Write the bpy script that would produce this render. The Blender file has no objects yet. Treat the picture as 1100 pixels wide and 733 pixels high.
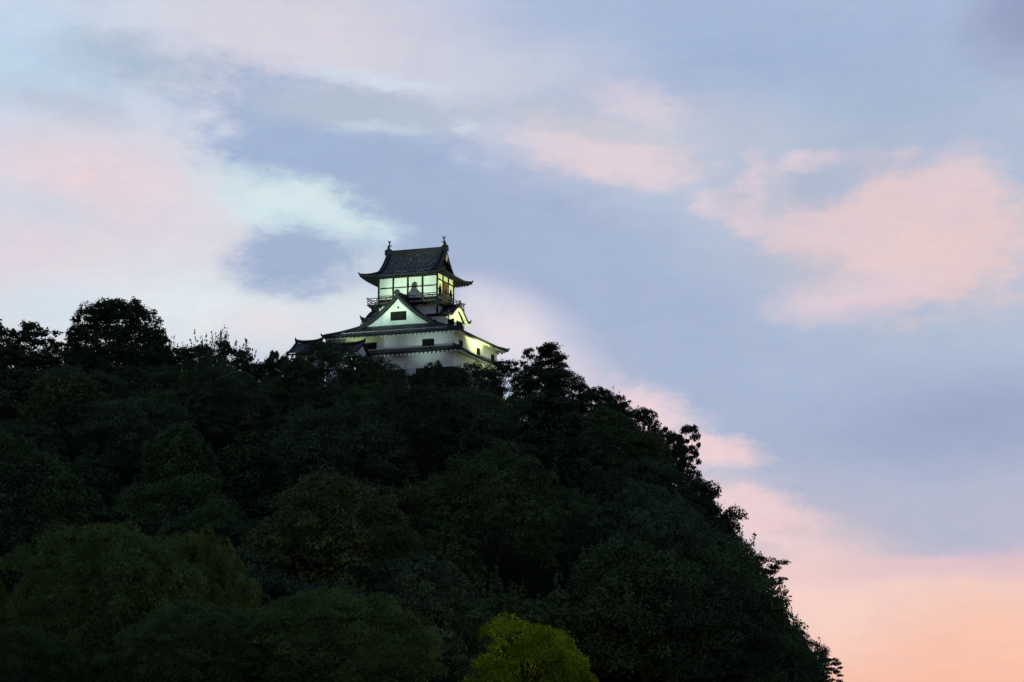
import bpy, math, random
import numpy as np
from mathutils import Vector, Matrix

C = bpy.context.scene.collection
R = math.radians
PI = math.pi
random.seed(5)

# ------------------------------------------------------------------ camera
CAM_Z, PITCH, FPX = 1.7, R(10.0), 2206.0          # FPX: focal length in photo pixels (photo 1100 wide)
scn = bpy.context.scene
cd = bpy.data.cameras.new('camera'); cd.sensor_width = 36; cd.lens = FPX / 1100 * 36
cd.clip_start = 0.5; cd.clip_end = 6000
cam = bpy.data.objects.new('camera', cd); C.objects.link(cam)
cam.location = (0, 0, CAM_Z); cam.rotation_euler = (PI / 2 + PITCH, 0, 0)
scn.camera = cam
vs = scn.view_settings
vs.view_transform = 'Standard'; vs.look = 'None'; vs.gamma = 1; vs.exposure = 0.0
try: vs.use_curve_mapping = False
except Exception: pass
scn.cycles.max_bounces = 5; scn.cycles.diffuse_bounces = 2; scn.cycles.glossy_bounces = 2
scn.cycles.transmission_bounces = 2; scn.cycles.sample_clamp_indirect = 4


def ray(px, py):
    """direction seen at photo pixel px, py"""
    u, v = (px - 550) / FPX, (366.5 - py) / FPX
    return (u, math.cos(PITCH) - v * math.sin(PITCH), math.sin(PITCH) + v * math.cos(PITCH))


def at(px, py, Y):
    d = ray(px, py)
    return (d[0] / d[1] * Y, Y, CAM_Z + d[2] / d[1] * Y)


def lin(c):
    return tuple(((v / 255) / 12.92 if v / 255 <= .04045 else ((v / 255 + .055) / 1.055) ** 2.4) for v in c) + (1,)


# ------------------------------------------------------------------ sky
SUN_EL, SUN_AZ = R(2.0), R(35.0)                    # the set sun: ahead and to the right
world = bpy.data.worlds.new('World'); scn.world = world; world.use_nodes = True
wn, wl = world.node_tree.nodes, world.node_tree.links
wn.clear()


def wnode(t, **kw):
    n = wn.new(t)
    for k, v in kw.items(): setattr(n, k, v)
    return n


def wmath(op, a, b=None, clamp=False):
    n = wnode('ShaderNodeMath', operation=op, use_clamp=clamp)
    for i, x in enumerate((a, b)):
        if x is None: continue
        if isinstance(x, (int, float)): n.inputs[i].default_value = x
        else: wl.new(x, n.inputs[i])
    return n.outputs[0]


def wmix(fac, a, b, mode='MIX'):
    n = wnode('ShaderNodeMix', data_type='RGBA', blend_type=mode)
    for i, x in ((0, fac), (6, a), (7, b)):
        if isinstance(x, (int, float)): n.inputs[i].default_value = x
        elif isinstance(x, tuple): n.inputs[i].default_value = x
        else: wl.new(x, n.inputs[i])
    return n.outputs[2]


def wrange(x, a, b, c=0.0, d=1.0, smooth=True):
    n = wnode('ShaderNodeMapRange', interpolation_type='SMOOTHSTEP' if smooth else 'LINEAR')
    wl.new(x, n.inputs[0])
    for i, v in ((1, a), (2, b), (3, c), (4, d)): n.inputs[i].default_value = v
    return n.outputs[0]


tc = wnode('ShaderNodeTexCoord')
sep = wnode('ShaderNodeSeparateXYZ'); wl.new(tc.outputs['Generated'], sep.inputs[0])
KA = FPX / 100                                      # azimuth / elevation in units of 2.6 degrees
U = wmath('MULTIPLY', wmath('ARCTAN2', sep.outputs[0], sep.outputs[1]), KA)
V = wmath('MULTIPLY', wmath('ARCSINE', wmath('MINIMUM', wmath('MAXIMUM', sep.outputs[2], -1), 1)), KA)
comb = wnode('ShaderNodeCombineXYZ'); wl.new(U, comb.inputs[0]); wl.new(V, comb.inputs[1])
P0 = comb.outputs[0]


def noise(vec, scale, detail, stretch, rough=.55, off=0.0):
    mp = wnode('ShaderNodeMapping'); wl.new(vec, mp.inputs[0])
    mp.inputs['Location'].default_value = (off, off * 1.7, off * .3)
    mp.inputs['Rotation'].default_value = (0, 0, R(12))
    mp.inputs['Scale'].default_value = (1, stretch, 1)
    n = wnode('ShaderNodeTexNoise'); wl.new(mp.outputs[0], n.inputs['Vector'])
    n.inputs['Scale'].default_value = scale; n.inputs['Detail'].default_value = detail
    n.inputs['Roughness'].default_value = rough
    return n


def warp(vec, nz, ax, ay):
    s = wnode('ShaderNodeVectorMath', operation='SUBTRACT'); wl.new(nz.outputs['Color'], s.inputs[0])
    s.inputs[1].default_value = (.5, .5, .5)
    m = wnode('ShaderNodeVectorMath', operation='MULTIPLY'); wl.new(s.outputs[0], m.inputs[0])
    m.inputs[1].default_value = (ax, ay, 0)
    a = wnode('ShaderNodeVectorMath', operation='ADD'); wl.new(vec, a.inputs[0]); wl.new(m.outputs[0], a.inputs[1])
    return a.outputs[0]


P1 = warp(P0, noise(P0, .55, 3, 1.8), .75, .4)
P1 = warp(P1, noise(P0, 1.9, 6, 2.0, .66, 7.0), .62, .3)
P1 = warp(P1, noise(P1, 5.5, 4, 2.4, .6, 17.0), .26, .1)
P_soft = warp(P0, noise(P0, .5, 3, 1.5, .5, 3.0), 1.0, .5)


def ang(px, py):
    d = ray(px, py)
    return math.atan2(d[0], d[1]) * KA, math.asin(d[2] / math.sqrt(sum(c * c for c in d))) * KA


# clear-sky gradient by elevation
ramp = wnode('ShaderNodeValToRGB')
stops = [(733, (247, 192, 172)), (680, (245, 198, 182)), (640, (238, 201, 196)), (606, (216, 192, 206)), (570, (180, 183, 208)),
         (450, (172, 186, 212)), (300, (180, 193, 216)), (120, (176, 190, 218)), (0, (172, 188, 221)), (-300, (150, 168, 208)), (-1200, (112, 132, 180))]
lo, hi = ang(550, 733)[1], ang(550, 366)[1] + 36.0
els = ramp.color_ramp.elements
vals = []
for py, c in stops:
    v = ang(550, py)[1] if py >= 0 else ang(550, 0)[1] + (-py) / 100
    vals.append(((v - lo) / (hi - lo), lin(c)))
while len(els) < len(vals): els.new(.5)
for e, (p, c) in zip(els, vals): e.position = max(0, min(1, p)); e.color = c
wv = wnode('ShaderNodeSeparateXYZ'); wl.new(P_soft, wv.inputs[0])
wl.new(wrange(wv.outputs[1], lo, hi, 0, 1, False), ramp.inputs[0])
sky_col = ramp.outputs[0]


BRK = noise(P0, 1.5, 8, 2.1, .64, 23.0).outputs['Fac']


def cloud(px, py, rx, ry, col, op=1.0, rot=0.0, edge=.6, soft=False):
    global sky_col
    u, v = ang(px, py)
    mp = wnode('ShaderNodeMapping', vector_type='TEXTURE'); wl.new(P_soft if soft else P1, mp.inputs[0])
    mp.inputs['Location'].default_value = (u, v, 0)
    mp.inputs['Rotation'].default_value = (0, 0, -R(rot))
    mp.inputs['Scale'].default_value = (rx / 100, ry / 100, 1)
    g = wnode('ShaderNodeTexGradient', gradient_type='SPHERICAL'); wl.new(mp.outputs[0], g.inputs[0])
    fac = g.outputs['Fac']
    if not soft:                                       # ragged edges and thin places
        fac = wmath('ADD', fac, wmath('MULTIPLY', wmath('SUBTRACT', BRK, .52), wmath('MINIMUM', wmath('MULTIPLY', fac, 4.0), 1.05)))
    f = wrange(fac, 0, min(1, edge * 1.4), 0, op)
    sky_col = wmix(f, sky_col, lin(col))


CL = [
    (60, 180, 620, 520, (211, 217, 232), 1, 0, .55, 1),
    (30, 60, 230, 130, (190, 212, 236), .9, 0, .9, 1),
    (330, 40, 300, 120, (217, 211, 225), .9, 5, .8, 1),
    (150, 72, 150, 38, (176, 192, 213), 1, 5, .7, 0),
    (50, 110, 130, 30, (182, 197, 217), .9, 8, .8, 0),
    (110, 190, 210, 80, (230, 211, 221), .95, 12, .7, 1),
    (60, 275, 260, 90, (226, 212, 224), .85, -4, .8, 1),
    (30, 218, 130, 28, (200, 212, 227), .6, 14, .9, 0),
    (210, 335, 320, 75, (226, 233, 239), .95, 0, .8, 1),
    (40, 322, 110, 38, (212, 225, 237), .7, 0, .9, 1),
    (290, 352, 110, 30, (233, 222, 230), .7, 0, .9, 1),
    (340, 222, 170, 75, (215, 234, 240), 1, 12, .7, 0),
    (235, 245, 90, 60, (222, 218, 229), .5, 0, .9, 1),
    # the long blue-grey cloud
    (390, 188, 245, 92, (163, 181, 214), 1, 20, .35, 0),
    (560, 260, 260, 120, (165, 180, 213), 1, 28, .5, 0),
    (700, 330, 300, 110, (167, 182, 213), 1, 22, .6, 1),
    (860, 420, 360, 90, (168, 183, 213), 1, 8, .7, 1),
    (900, 140, 400, 90, (173, 188, 213), 1, 0, .8, 1),
    (820, 55, 380, 100, (164, 182, 216), 1, 3, .7, 1),
    (325, 226, 125, 40, (213, 231, 238), 1, 12, .5, 0),
    (375, 240, 48, 24, (213, 231, 238), .9, 20, .6, 0),
    (318, 278, 98, 50, (163, 180, 212), 1, -3, .45, 0),
    (400, 288, 30, 40, (198, 211, 228), .7, 10, .9, 0),
    (385, 330, 60, 30, (222, 232, 239), .8, -10, .8, 0),
    (720, 150, 220, 90, (198, 202, 217), .65, 5, .9, 1),
    (520, 85, 220, 60, (203, 208, 225), .85, -8, .8, 1),
    (400, 122, 190, 30, (180, 193, 213), .95, 3, .5, 0),
    (590, 125, 150, 28, (188, 196, 214), .9, 5, .7, 0),
    (400, 140, 75, 12, (206, 219, 233), .6, -2, .7, 0),
    (500, 134, 26, 14, (212, 224, 236), .7, 30, .7, 0),
    (420, 88, 130, 14, (212, 223, 237), .8, 3, .8, 0),
    (650, 165, 128, 40, (226, 209, 219), 1, 10, .5, 0),
    (690, 112, 90, 30, (219, 208, 222), .75, 14, .7, 0),
    (560, 150, 90, 20, (214, 209, 224), .6, 12, .8, 0),
    (640, 140, 110, 14, (194, 198, 217), .7, 8, .7, 0),
    # the pink bank at the right
    (965, 258, 195, 92, (228, 203, 207), 1, 8, .4, 0),
    (860, 245, 120, 46, (222, 203, 213), .9, 15, .6, 0),
    (1010, 205, 80, 60, (224, 203, 211), .9, 0, .6, 0),
    (905, 318, 120, 36, (222, 203, 217), .85, -4, .7, 0),
    (892, 204, 74, 36, (176, 187, 211), 1, -8, .5, 0),
    (826, 226, 60, 26, (184, 192, 213), .85, -20, .7, 0),
    (806, 195, 30, 40, (220, 205, 219), .9, 20, .7, 0),
    (868, 178, 55, 16, (218, 205, 219), .9, -8, .7, 0),
    (752, 222, 34, 18, (220, 206, 219), .9, 20, .7, 0),
    (800, 240, 40, 20, (222, 204, 217), .8, 0, .7, 0),
    (820, 285, 140, 26, (176, 189, 212), .8, 8, .7, 0),
    (1050, 450, 280, 66, (154, 167, 202), 1, -4, .9, 1),
    (720, 370, 110, 50, (164, 179, 213), .6, 20, .9, 1),
    # gaps along the skyline of the hill
    (560, 365, 110, 52, (232, 223, 234), 1, 30, .8, 1),
    (520, 330, 50, 26, (220, 220, 234), .6, 30, .9, 1),
    (690, 452, 130, 46, (234, 211, 221), 1, 28, .6, 0),
    (750, 482, 84, 24, (233, 207, 215), 1, 8, .5, 0),
    (800, 548, 150, 40, (234, 207, 215), 1, 14, .5, 0),
    (855, 562, 70, 14, (233, 201, 211), .8, 4, .6, 0),
    (800, 512, 90, 14, (190, 193, 213), .7, 5, .7, 0),
    (985, 573, 170, 26, (175, 182, 207), .9, 3, .5, 0),
    (860, 645, 190, 110, (244, 210, 204), .9, 0, .9, 1),
    (1000, 612, 200, 18, (224, 193, 204), .6, 2, .9, 1),
    (1110, 10, 110, 100, (146, 156, 191), .9, 0, .9, 1),
]
for c in CL: cloud(c[0], c[1], c[2] * 1.08, c[3] * 1.1, c[4], c[5], c[6], c[7], bool(c[8]))
# fine unevenness of the cloud sheet
nz = noise(P1, 1.3, 6, 1.7, .62, 11.0)
sky_col = wmix(1.0, sky_col, wmix(nz.outputs['Fac'], (.92, .925, .935, 1), (1.08, 1.075, 1.065, 1)), 'MULTIPLY')
hz = noise(P0, 3.4, 5, 2.2, .6, 31.0)
sky_col = wmix(1.0, sky_col, wmix(hz.outputs['Fac'], (.925, .955, .995, 1), (1.065, 1.04, .97, 1)), 'MULTIPLY')
nz2 = noise(P0, 22, 3, 1.0, .7, 2.0)
sky_col = wmix(1.0, sky_col, wmix(nz2.outputs['Fac'], (.975, .975, .975, 1), (1.025, 1.025, 1.025, 1)), 'MULTIPLY')
# the sky away from the afterglow is darker dusk
fade = wrange(sep.outputs[1], -.5, .85, 0, 1)
sky_col = wmix(fade, wmix(1.0, sky_col, (.51, .56, .54, 1), 'MULTIPLY'), sky_col)
nish = wnode('ShaderNodeTexSky', sky_type='NISHITA', sun_disc=False)
nish.sun_elevation = SUN_EL; nish.sun_rotation = SUN_AZ
bg = wnode('ShaderNodeBackground'); wl.new(sky_col, bg.inputs[0]); bg.inputs[1].default_value = 0.98
bg2 = wnode('ShaderNodeBackground'); wl.new(nish.outputs[0], bg2.inputs[0]); bg2.inputs[1].default_value = 0.005
ads = wnode('ShaderNodeAddShader'); wl.new(bg.outputs[0], ads.inputs[0]); wl.new(bg2.outputs[0], ads.inputs[1])
wout = wnode('ShaderNodeOutputWorld'); wl.new(ads.outputs[0], wout.inputs[0])
world.cycles.sampling_method = 'MANUAL'; world.cycles.sample_map_resolution = 512

# the last of the sun, below the treetops ahead
sd = bpy.data.lights.new('sun', 'SUN'); sd.energy = 0.1; sd.angle = R(12); sd.color = (1, .72, .58)
sun = bpy.data.objects.new('sun', sd); C.objects.link(sun)
sun.rotation_euler = Vector((-math.sin(SUN_AZ) * math.cos(SUN_EL), -math.cos(SUN_AZ) * math.cos(SUN_EL), -math.sin(SUN_EL))).to_track_quat('-Z', 'Y').to_euler()


# ------------------------------------------------------------------ materials
def material(name, col, rough=.8, var=.15, scale=3.0, col2=None, spec=.3, bump=0.0, bscale=20, stretch=(1, 1, 1)):
    m = bpy.data.materials.new(name); m.use_nodes = True
    n, l = m.node_tree.nodes, m.node_tree.links
    b = n['Principled BSDF']; b.inputs['Roughness'].default_value = rough
    b.inputs['Specular IOR Level'].default_value = spec
    t = n.new('ShaderNodeTexCoord'); mp = n.new('ShaderNodeMapping'); l.new(t.outputs['Object'], mp.inputs[0])
    mp.inputs['Scale'].default_value = stretch
    nz = n.new('ShaderNodeTexNoise'); nz.inputs['Scale'].default_value = scale; nz.inputs['Detail'].default_value = 5
    l.new(mp.outputs[0], nz.inputs['Vector'])
    r = n.new('ShaderNodeValToRGB'); l.new(nz.outputs['Fac'], r.inputs[0])
    r.color_ramp.elements[0].position = .3; r.color_ramp.elements[1].position = .7
    c2 = col2 or tuple(c * (1 + var) for c in col)
    r.color_ramp.elements[0].color = tuple(c * (1 - var) for c in col) + (1,)
    r.color_ramp.elements[1].color = tuple(c2) + (1,)
    l.new(r.outputs[0], b.inputs['Base Color'])
    if bump:
        nb = n.new('ShaderNodeTexNoise'); nb.inputs['Scale'].default_value = bscale; nb.inputs['Detail'].default_value = 4
        l.new(mp.outputs[0], nb.inputs['Vector'])
        bp = n.new('ShaderNodeBump'); bp.inputs['Strength'].default_value = bump; bp.inputs['Distance'].default_value = .1
        l.new(nb.outputs['Fac'], bp.inputs['Height']); l.new(bp.outputs[0], b.inputs['Normal'])
    return m


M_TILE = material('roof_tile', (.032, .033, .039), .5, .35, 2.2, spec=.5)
M_RIDGE = material('ridge_tile', (.018, .019, .023), .6, .3, 3)
M_EAVE = material('eave_boards', (.05, .05, .05), .9, .2, 3)
M_PLASTER = material('white_plaster', (.70, .77, .74), .9, .08, .7, (.84, .87, .85), .1, stretch=(1, 1, .35))
M_TIMBER = material('dark_timber', (.014, .013, .012), .75, .3, 4)
M_SIDING = material('black_siding', (.018, .018, .02), .7, .3, 6, stretch=(6, 6, .4))
M_BROWN = material('brown_door', (.16, .085, .04), .7, .25, 5, stretch=(6, 6, .6))
M_VOID = material('dark_opening', (.008, .008, .009), .9, .1, 2, spec=0)
M_PANEL = material('pale_shutter', (.55, .57, .6), .8, .08, 2)
M_STONE = material('castle_stone', (.2, .19, .175), .9, .35, .9, bump=.6, bscale=1.2)
M_METAL = material('grey_metal', (.12, .12, .12), .5, .15, 6)
M_BARK = material('bark', (.05, .04, .032), .9, .3, 3, stretch=(3, 3, .6))
M_SOIL = material('hill_soil', (.022, .026, .016), .95, .35, .25, spec=0, bump=.5, bscale=1.5)


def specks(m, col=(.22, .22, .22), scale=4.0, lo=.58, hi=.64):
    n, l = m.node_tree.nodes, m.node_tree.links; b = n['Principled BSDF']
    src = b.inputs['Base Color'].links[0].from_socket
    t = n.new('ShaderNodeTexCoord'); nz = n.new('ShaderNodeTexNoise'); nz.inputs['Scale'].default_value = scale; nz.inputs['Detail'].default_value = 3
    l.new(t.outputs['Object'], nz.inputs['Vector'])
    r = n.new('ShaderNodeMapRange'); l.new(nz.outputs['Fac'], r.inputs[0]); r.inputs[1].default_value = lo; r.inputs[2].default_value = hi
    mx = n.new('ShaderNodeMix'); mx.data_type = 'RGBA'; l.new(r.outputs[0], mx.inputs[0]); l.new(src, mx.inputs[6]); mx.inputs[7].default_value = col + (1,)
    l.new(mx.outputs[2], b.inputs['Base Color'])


specks(M_TILE)                                        # pale specks in the colour: painted tile highlights, with some lime mortar


def emission(name, col, s):
    m = bpy.data.materials.new(name); m.use_nodes = True
    b = m.node_tree.nodes['Principled BSDF']
    b.inputs['Base Color'].default_value = col + (1,)
    b.inputs['Emission Color'].default_value = col + (1,); b.inputs['Emission Strength'].default_value = s
    return m


def leaf_material(name, trans=.15):
    m = bpy.data.materials.new(name); m.use_nodes = True
    n, l = m.node_tree.nodes, m.node_tree.links
    n.clear()
    oi = n.new('ShaderNodeObjectInfo'); ge = n.new('ShaderNodeNewGeometry'); t = n.new('ShaderNodeTexCoord')
    nz = n.new('ShaderNodeTexNoise'); nz.inputs['Scale'].default_value = .55; nz.inputs['Detail'].default_value = 2
    l.new(t.outputs['Object'], nz.inputs['Vector'])
    r = n.new('ShaderNodeMapRange'); l.new(nz.outputs['Fac'], r.inputs[0])
    for i, v in ((1, .3), (2, .7), (3, .6), (4, 1.4)): r.inputs[i].default_value = v
    r2 = n.new('ShaderNodeMapRange'); l.new(ge.outputs['Random Per Island'], r2.inputs[0])
    r2.inputs[3].default_value = .75; r2.inputs[4].default_value = 1.25
    mu = n.new('ShaderNodeMath'); mu.operation = 'MULTIPLY'; l.new(r.outputs[0], mu.inputs[0]); l.new(r2.outputs[0], mu.inputs[1])
    mx = n.new('ShaderNodeMix'); mx.data_type = 'RGBA'; mx.blend_type = 'MULTIPLY'; mx.inputs[0].default_value = 1
    l.new(oi.outputs['Color'], mx.inputs[6]); l.new(mu.outputs[0], mx.inputs[7])
    d = n.new('ShaderNodeBsdfDiffuse'); tr = n.new('ShaderNodeBsdfTranslucent')
    l.new(mx.outputs[2], d.inputs[0]); l.new(mx.outputs[2], tr.inputs[0])
    ms = n.new('ShaderNodeMixShader'); ms.inputs[0].default_value = trans
    l.new(d.outputs[0], ms.inputs[1]); l.new(tr.outputs[0], ms.inputs[2])
    o = n.new('ShaderNodeOutputMaterial'); l.new(ms.outputs[0], o.inputs[0])
    return m


M_LEAF = leaf_material('leaves', .15)
M_LEAF_THIN = leaf_material('thin_leaves', .4)


# ------------------------------------------------------------------ mesh helpers
class MB:
    """collects geometry and links it as ONE mesh object"""
    def __init__(s): s.v, s.f = [], []

    def add(s, vs, fs):
        o = len(s.v); s.v += [tuple(p) for p in vs]; s.f += [tuple(i + o for i in f) for f in fs]

    def box(s, x0, x1, y0, y1, z0, z1):
        s.add([(x, y, z) for z in (z0, z1) for y in (y0, y1) for x in (x0, x1)],
              [(0, 2, 3, 1), (4, 5, 7, 6), (0, 1, 5, 4), (2, 6, 7, 3), (0, 4, 6, 2), (1, 3, 7, 5)])

    def hexa(s, bot, top):
        """four bottom corners and four top corners, both anticlockwise from above"""
        s.add(list(bot) + list(top), [(3, 2, 1, 0), (4, 5, 6, 7)] + [(i, (i + 1) % 4, 4 + (i + 1) % 4, 4 + i) for i in range(4)])

    def beam(s, a, b, w, h, up=(0, 0, 1)):
        a, b = Vector(a), Vector(b); d = (b - a).normalized(); sd_ = d.cross(Vector(up)).normalized() * (w / 2)
        u = sd_.cross(d).normalized() * (h / 2)
        s.add([a - sd_ - u, a + sd_ - u, a + sd_ + u, a - sd_ + u, b - sd_ - u, b + sd_ - u, b + sd_ + u, b - sd_ + u],
              [(0, 3, 2, 1), (4, 5, 6, 7), (0, 1, 5, 4), (1, 2, 6, 5), (2, 3, 7, 6), (3, 0, 4, 7)])

    def tube(s, pts, rad, n=6, caps=True):
        pts = [Vector(p) for p in pts]; rad = rad if isinstance(rad, (list, tuple)) else [rad] * len(pts)
        vs, fs = [], []
        for i, p in enumerate(pts):
            d = (pts[min(i + 1, len(pts) - 1)] - pts[max(i - 1, 0)]).normalized()
            a = d.orthogonal().normalized() if i == 0 else (a - d * a.dot(d)).normalized()
            b = d.cross(a)
            vs += [p + (a * math.cos(2 * PI * k / n) + b * math.sin(2 * PI * k / n)) * rad[i] for k in range(n)]
        for i in range(len(pts) - 1):
            for k in range(n):
                k2 = (k + 1) % n
                fs.append((i * n + k, i * n + k2, (i + 1) * n + k2, (i + 1) * n + k))
        if caps: fs += [tuple(range(n))[::-1], tuple(range((len(pts) - 1) * n, len(pts) * n))]
        s.add(vs, fs)

    def grid(s, rows, flip=False):
        w = len(rows[0]); vs = [p for r in rows for p in r]
        fs = [(i * w + j, i * w + j + 1, (i + 1) * w + j + 1, (i + 1) * w + j) for i in range(len(rows) - 1) for j in range(w - 1)]
        s.add(vs, [f[::-1] for f in fs] if flip else fs)

    def prism(s, poly, axis, a, b):
        """polygon of (h, z) points swept along axis 'x' or 'y' from a to b"""
        g = (lambda t, h, z: (t, h, z)) if axis == 'x' else (lambda t, h, z: (h, t, z))
        n = len(poly)
        s.add([g(a, *p) for p in poly] + [g(b, *p) for p in poly],
              [tuple(range(n))[::-1], tuple(range(n, 2 * n))] + [(i, (i + 1) % n, n + (i + 1) % n, n + i) for i in range(n)])

    def build(s, name, m, parent=None, smooth=False):
        me = bpy.data.meshes.new(name); me.from_pydata(s.v, [], s.f); me.materials.append(m)
        bmfix(me)
        if smooth: me.polygons.foreach_set('use_smooth', [True] * len(me.polygons))
        o = bpy.data.objects.new(name, me); C.objects.link(o)
        if parent: o.parent = parent
        return o


def bmfix(me):
    import bmesh
    bm = bmesh.new(); bm.from_mesh(me); bmesh.ops.recalc_face_normals(bm, faces=bm.faces); bm.to_mesh(me); bm.free()
    me.update()


def tag(o, label=None, cat=None, group=None, kind=None):
    for k, v in (('label', label), ('category', cat), ('group', group), ('kind', kind)):
        if v: o[k] = v
    return o


def empty(name, loc, rz=0.0):
    o = bpy.data.objects.new(name, None); C.objects.link(o); o.location = loc; o.rotation_euler = (0, 0, rz)
    o.empty_display_size = .5
    return o


# ------------------------------------------------------------------ ground and hill
TREETOP = [(-900, 396), (-200, 396), (0, 392), (110, 386), (230, 390), (300, 400), (350, 407), (440, 410), (560, 418), (620, 424), (660, 440),
           (700, 458), (725, 486), (748, 525), (772, 568), (800, 612), (832, 650), (862, 690), (885, 725), (915, 780), (1000, 850)]
YC, Y0 = 287.0, 158.0
CX, CY, CZ, TH = -14.09, 300.0, 47.47, R(19.83)      # castle origin (top of its stone base) and turn


def crest(x):
    px = 550 + x / 300 * FPX
    y = np.interp(px, [a for a, b in TREETOP], [b for a, b in TREETOP])
    z = CAM_Z + 300 * np.tan(PITCH + np.arctan((366.5 - y) / FPX))
    return np.maximum(0, z - np.interp(px, [600, 720, 760], [7.5, 6.5, 4.5]))


def terrain(x, y):
    x = np.asarray(x, float); y = np.asarray(y, float)
    q = np.clip((YC - y) / 100, 0, 1.3)
    right = np.clip((x + 20) / 40, 0, 1)
    h = crest(x * (1 + right * (300 / np.maximum(y, 120) - 1)) + right * 9 * q + 1.6 * np.sin(y * .11))
    y0 = Y0 + 8 * np.sin(x * .06) + 5 * np.sin(x * .17 + 1)
    t = np.clip((y - y0) / (YC - y0), 0, 1)
    g = t * (1.12 - .12 * t) ; g = np.minimum(g, 1)
    b = np.clip((430 - y) / 110, 0, 1); b = b * b * (3 - 2 * b)
    z = h * g * b + (1.1 * np.sin(x * .13 + y * .05) + .8 * np.sin(y * .21 - x * .07)) * np.clip(t * 3, 0, 1) * b * np.clip(h / 10, 0, 1)
    gl = np.clip(t * 2.2, 0, 1) * np.clip((1 - t) * 5, 0, 1) * np.clip(h / 20, 0, 1)
    z = np.maximum(z + gl * (3.0 * np.sin(x * .17 + y * .035 + .6) + 1.6 * np.sin(x * .31 - y * .06)), -.2)
    d = np.hypot(x - CX, y - CY)
    k = np.clip((27 - d) / 11, 0, 1); k = k * k * (3 - 2 * k)
    return z * (1 - k) + (CZ - 6.2) * k


xs = np.concatenate([np.arange(-420, -120, 8), np.arange(-120, 80, 2.0), np.arange(80, 200, 8)])
ys = np.concatenate([np.arange(120, 340, 2.0), np.arange(340, 461, 6)])
X, Y = np.meshgrid(xs, ys)
Z = terrain(X, Y) - 0.25
Z[Y <= 124] = -.25; Z[Y >= 456] = -.25
mb = MB(); mb.grid([[(X[i, j], Y[i, j], Z[i, j]) for j in range(len(xs))] for i in range(len(ys))])
tag(mb.build('hill', M_SOIL, smooth=True), kind='structure')
mb = MB(); mb.add([(-4000, -800, 0), (4000, -800, 0), (4000, 5000, 0), (-4000, 5000, 0)], [(0, 1, 2, 3)])
tag(mb.build('ground', M_SOIL), kind='structure')

# ------------------------------------------------------------------ the castle keep
keep = empty('castle_keep', (CX, CY, CZ), -TH)
tag(keep, 'white walled castle keep with dark tiled roofs, floodlit on the hilltop', 'castle')


def turned(k):
    """map local (out, along, z) of one roof side onto side k: 0 right, 1 back, 2 left, 3 front"""
    return [lambda o, a, z: (o, a, z), lambda o, a, z: (-a, o, z), lambda o, a, z: (-o, -a, z), lambda o, a, z: (a, -o, z)][k]


PITCH_T = .42                                         # spacing of the round tile rows


def tiled(mb, g, x0, x1, wfun, xstart, zfun, cols_w):
    """tile rows running down one slope: columns at constant 'along', from xstart(along) to x1"""
    n = max(2, int(round(2 * cols_w / PITCH_T))); step = 2 * cols_w / n
    offs = [(-.5, 0), (-.28, 0), (-.22, .07), (0, .12), (.22, .07), (.28, 0)]
    cols = []
    nr = max(6, int((x1 - x0) / .36))
    for i in range(n):
        for o, b in offs: cols.append((-cols_w + (i + .5 + o) * step, b))
    cols.append((cols_w, 0))
    rows = []
    for a, b in cols:
        xs_ = xstart(a); line = []
        for k in range(nr + 1):
            t = k / nr; x = xs_ + (x1 - xs_) * t
            bb = b * (1.12 if k % 2 else .86)
            line.append(g(x, a, zfun(x, a) + bb + (.012 if k % 2 else 0)))
        rows.append(line)
    mb.grid(rows)


def lifted(u, t, L): return L * abs(u) ** 3.2 * t * t


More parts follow.
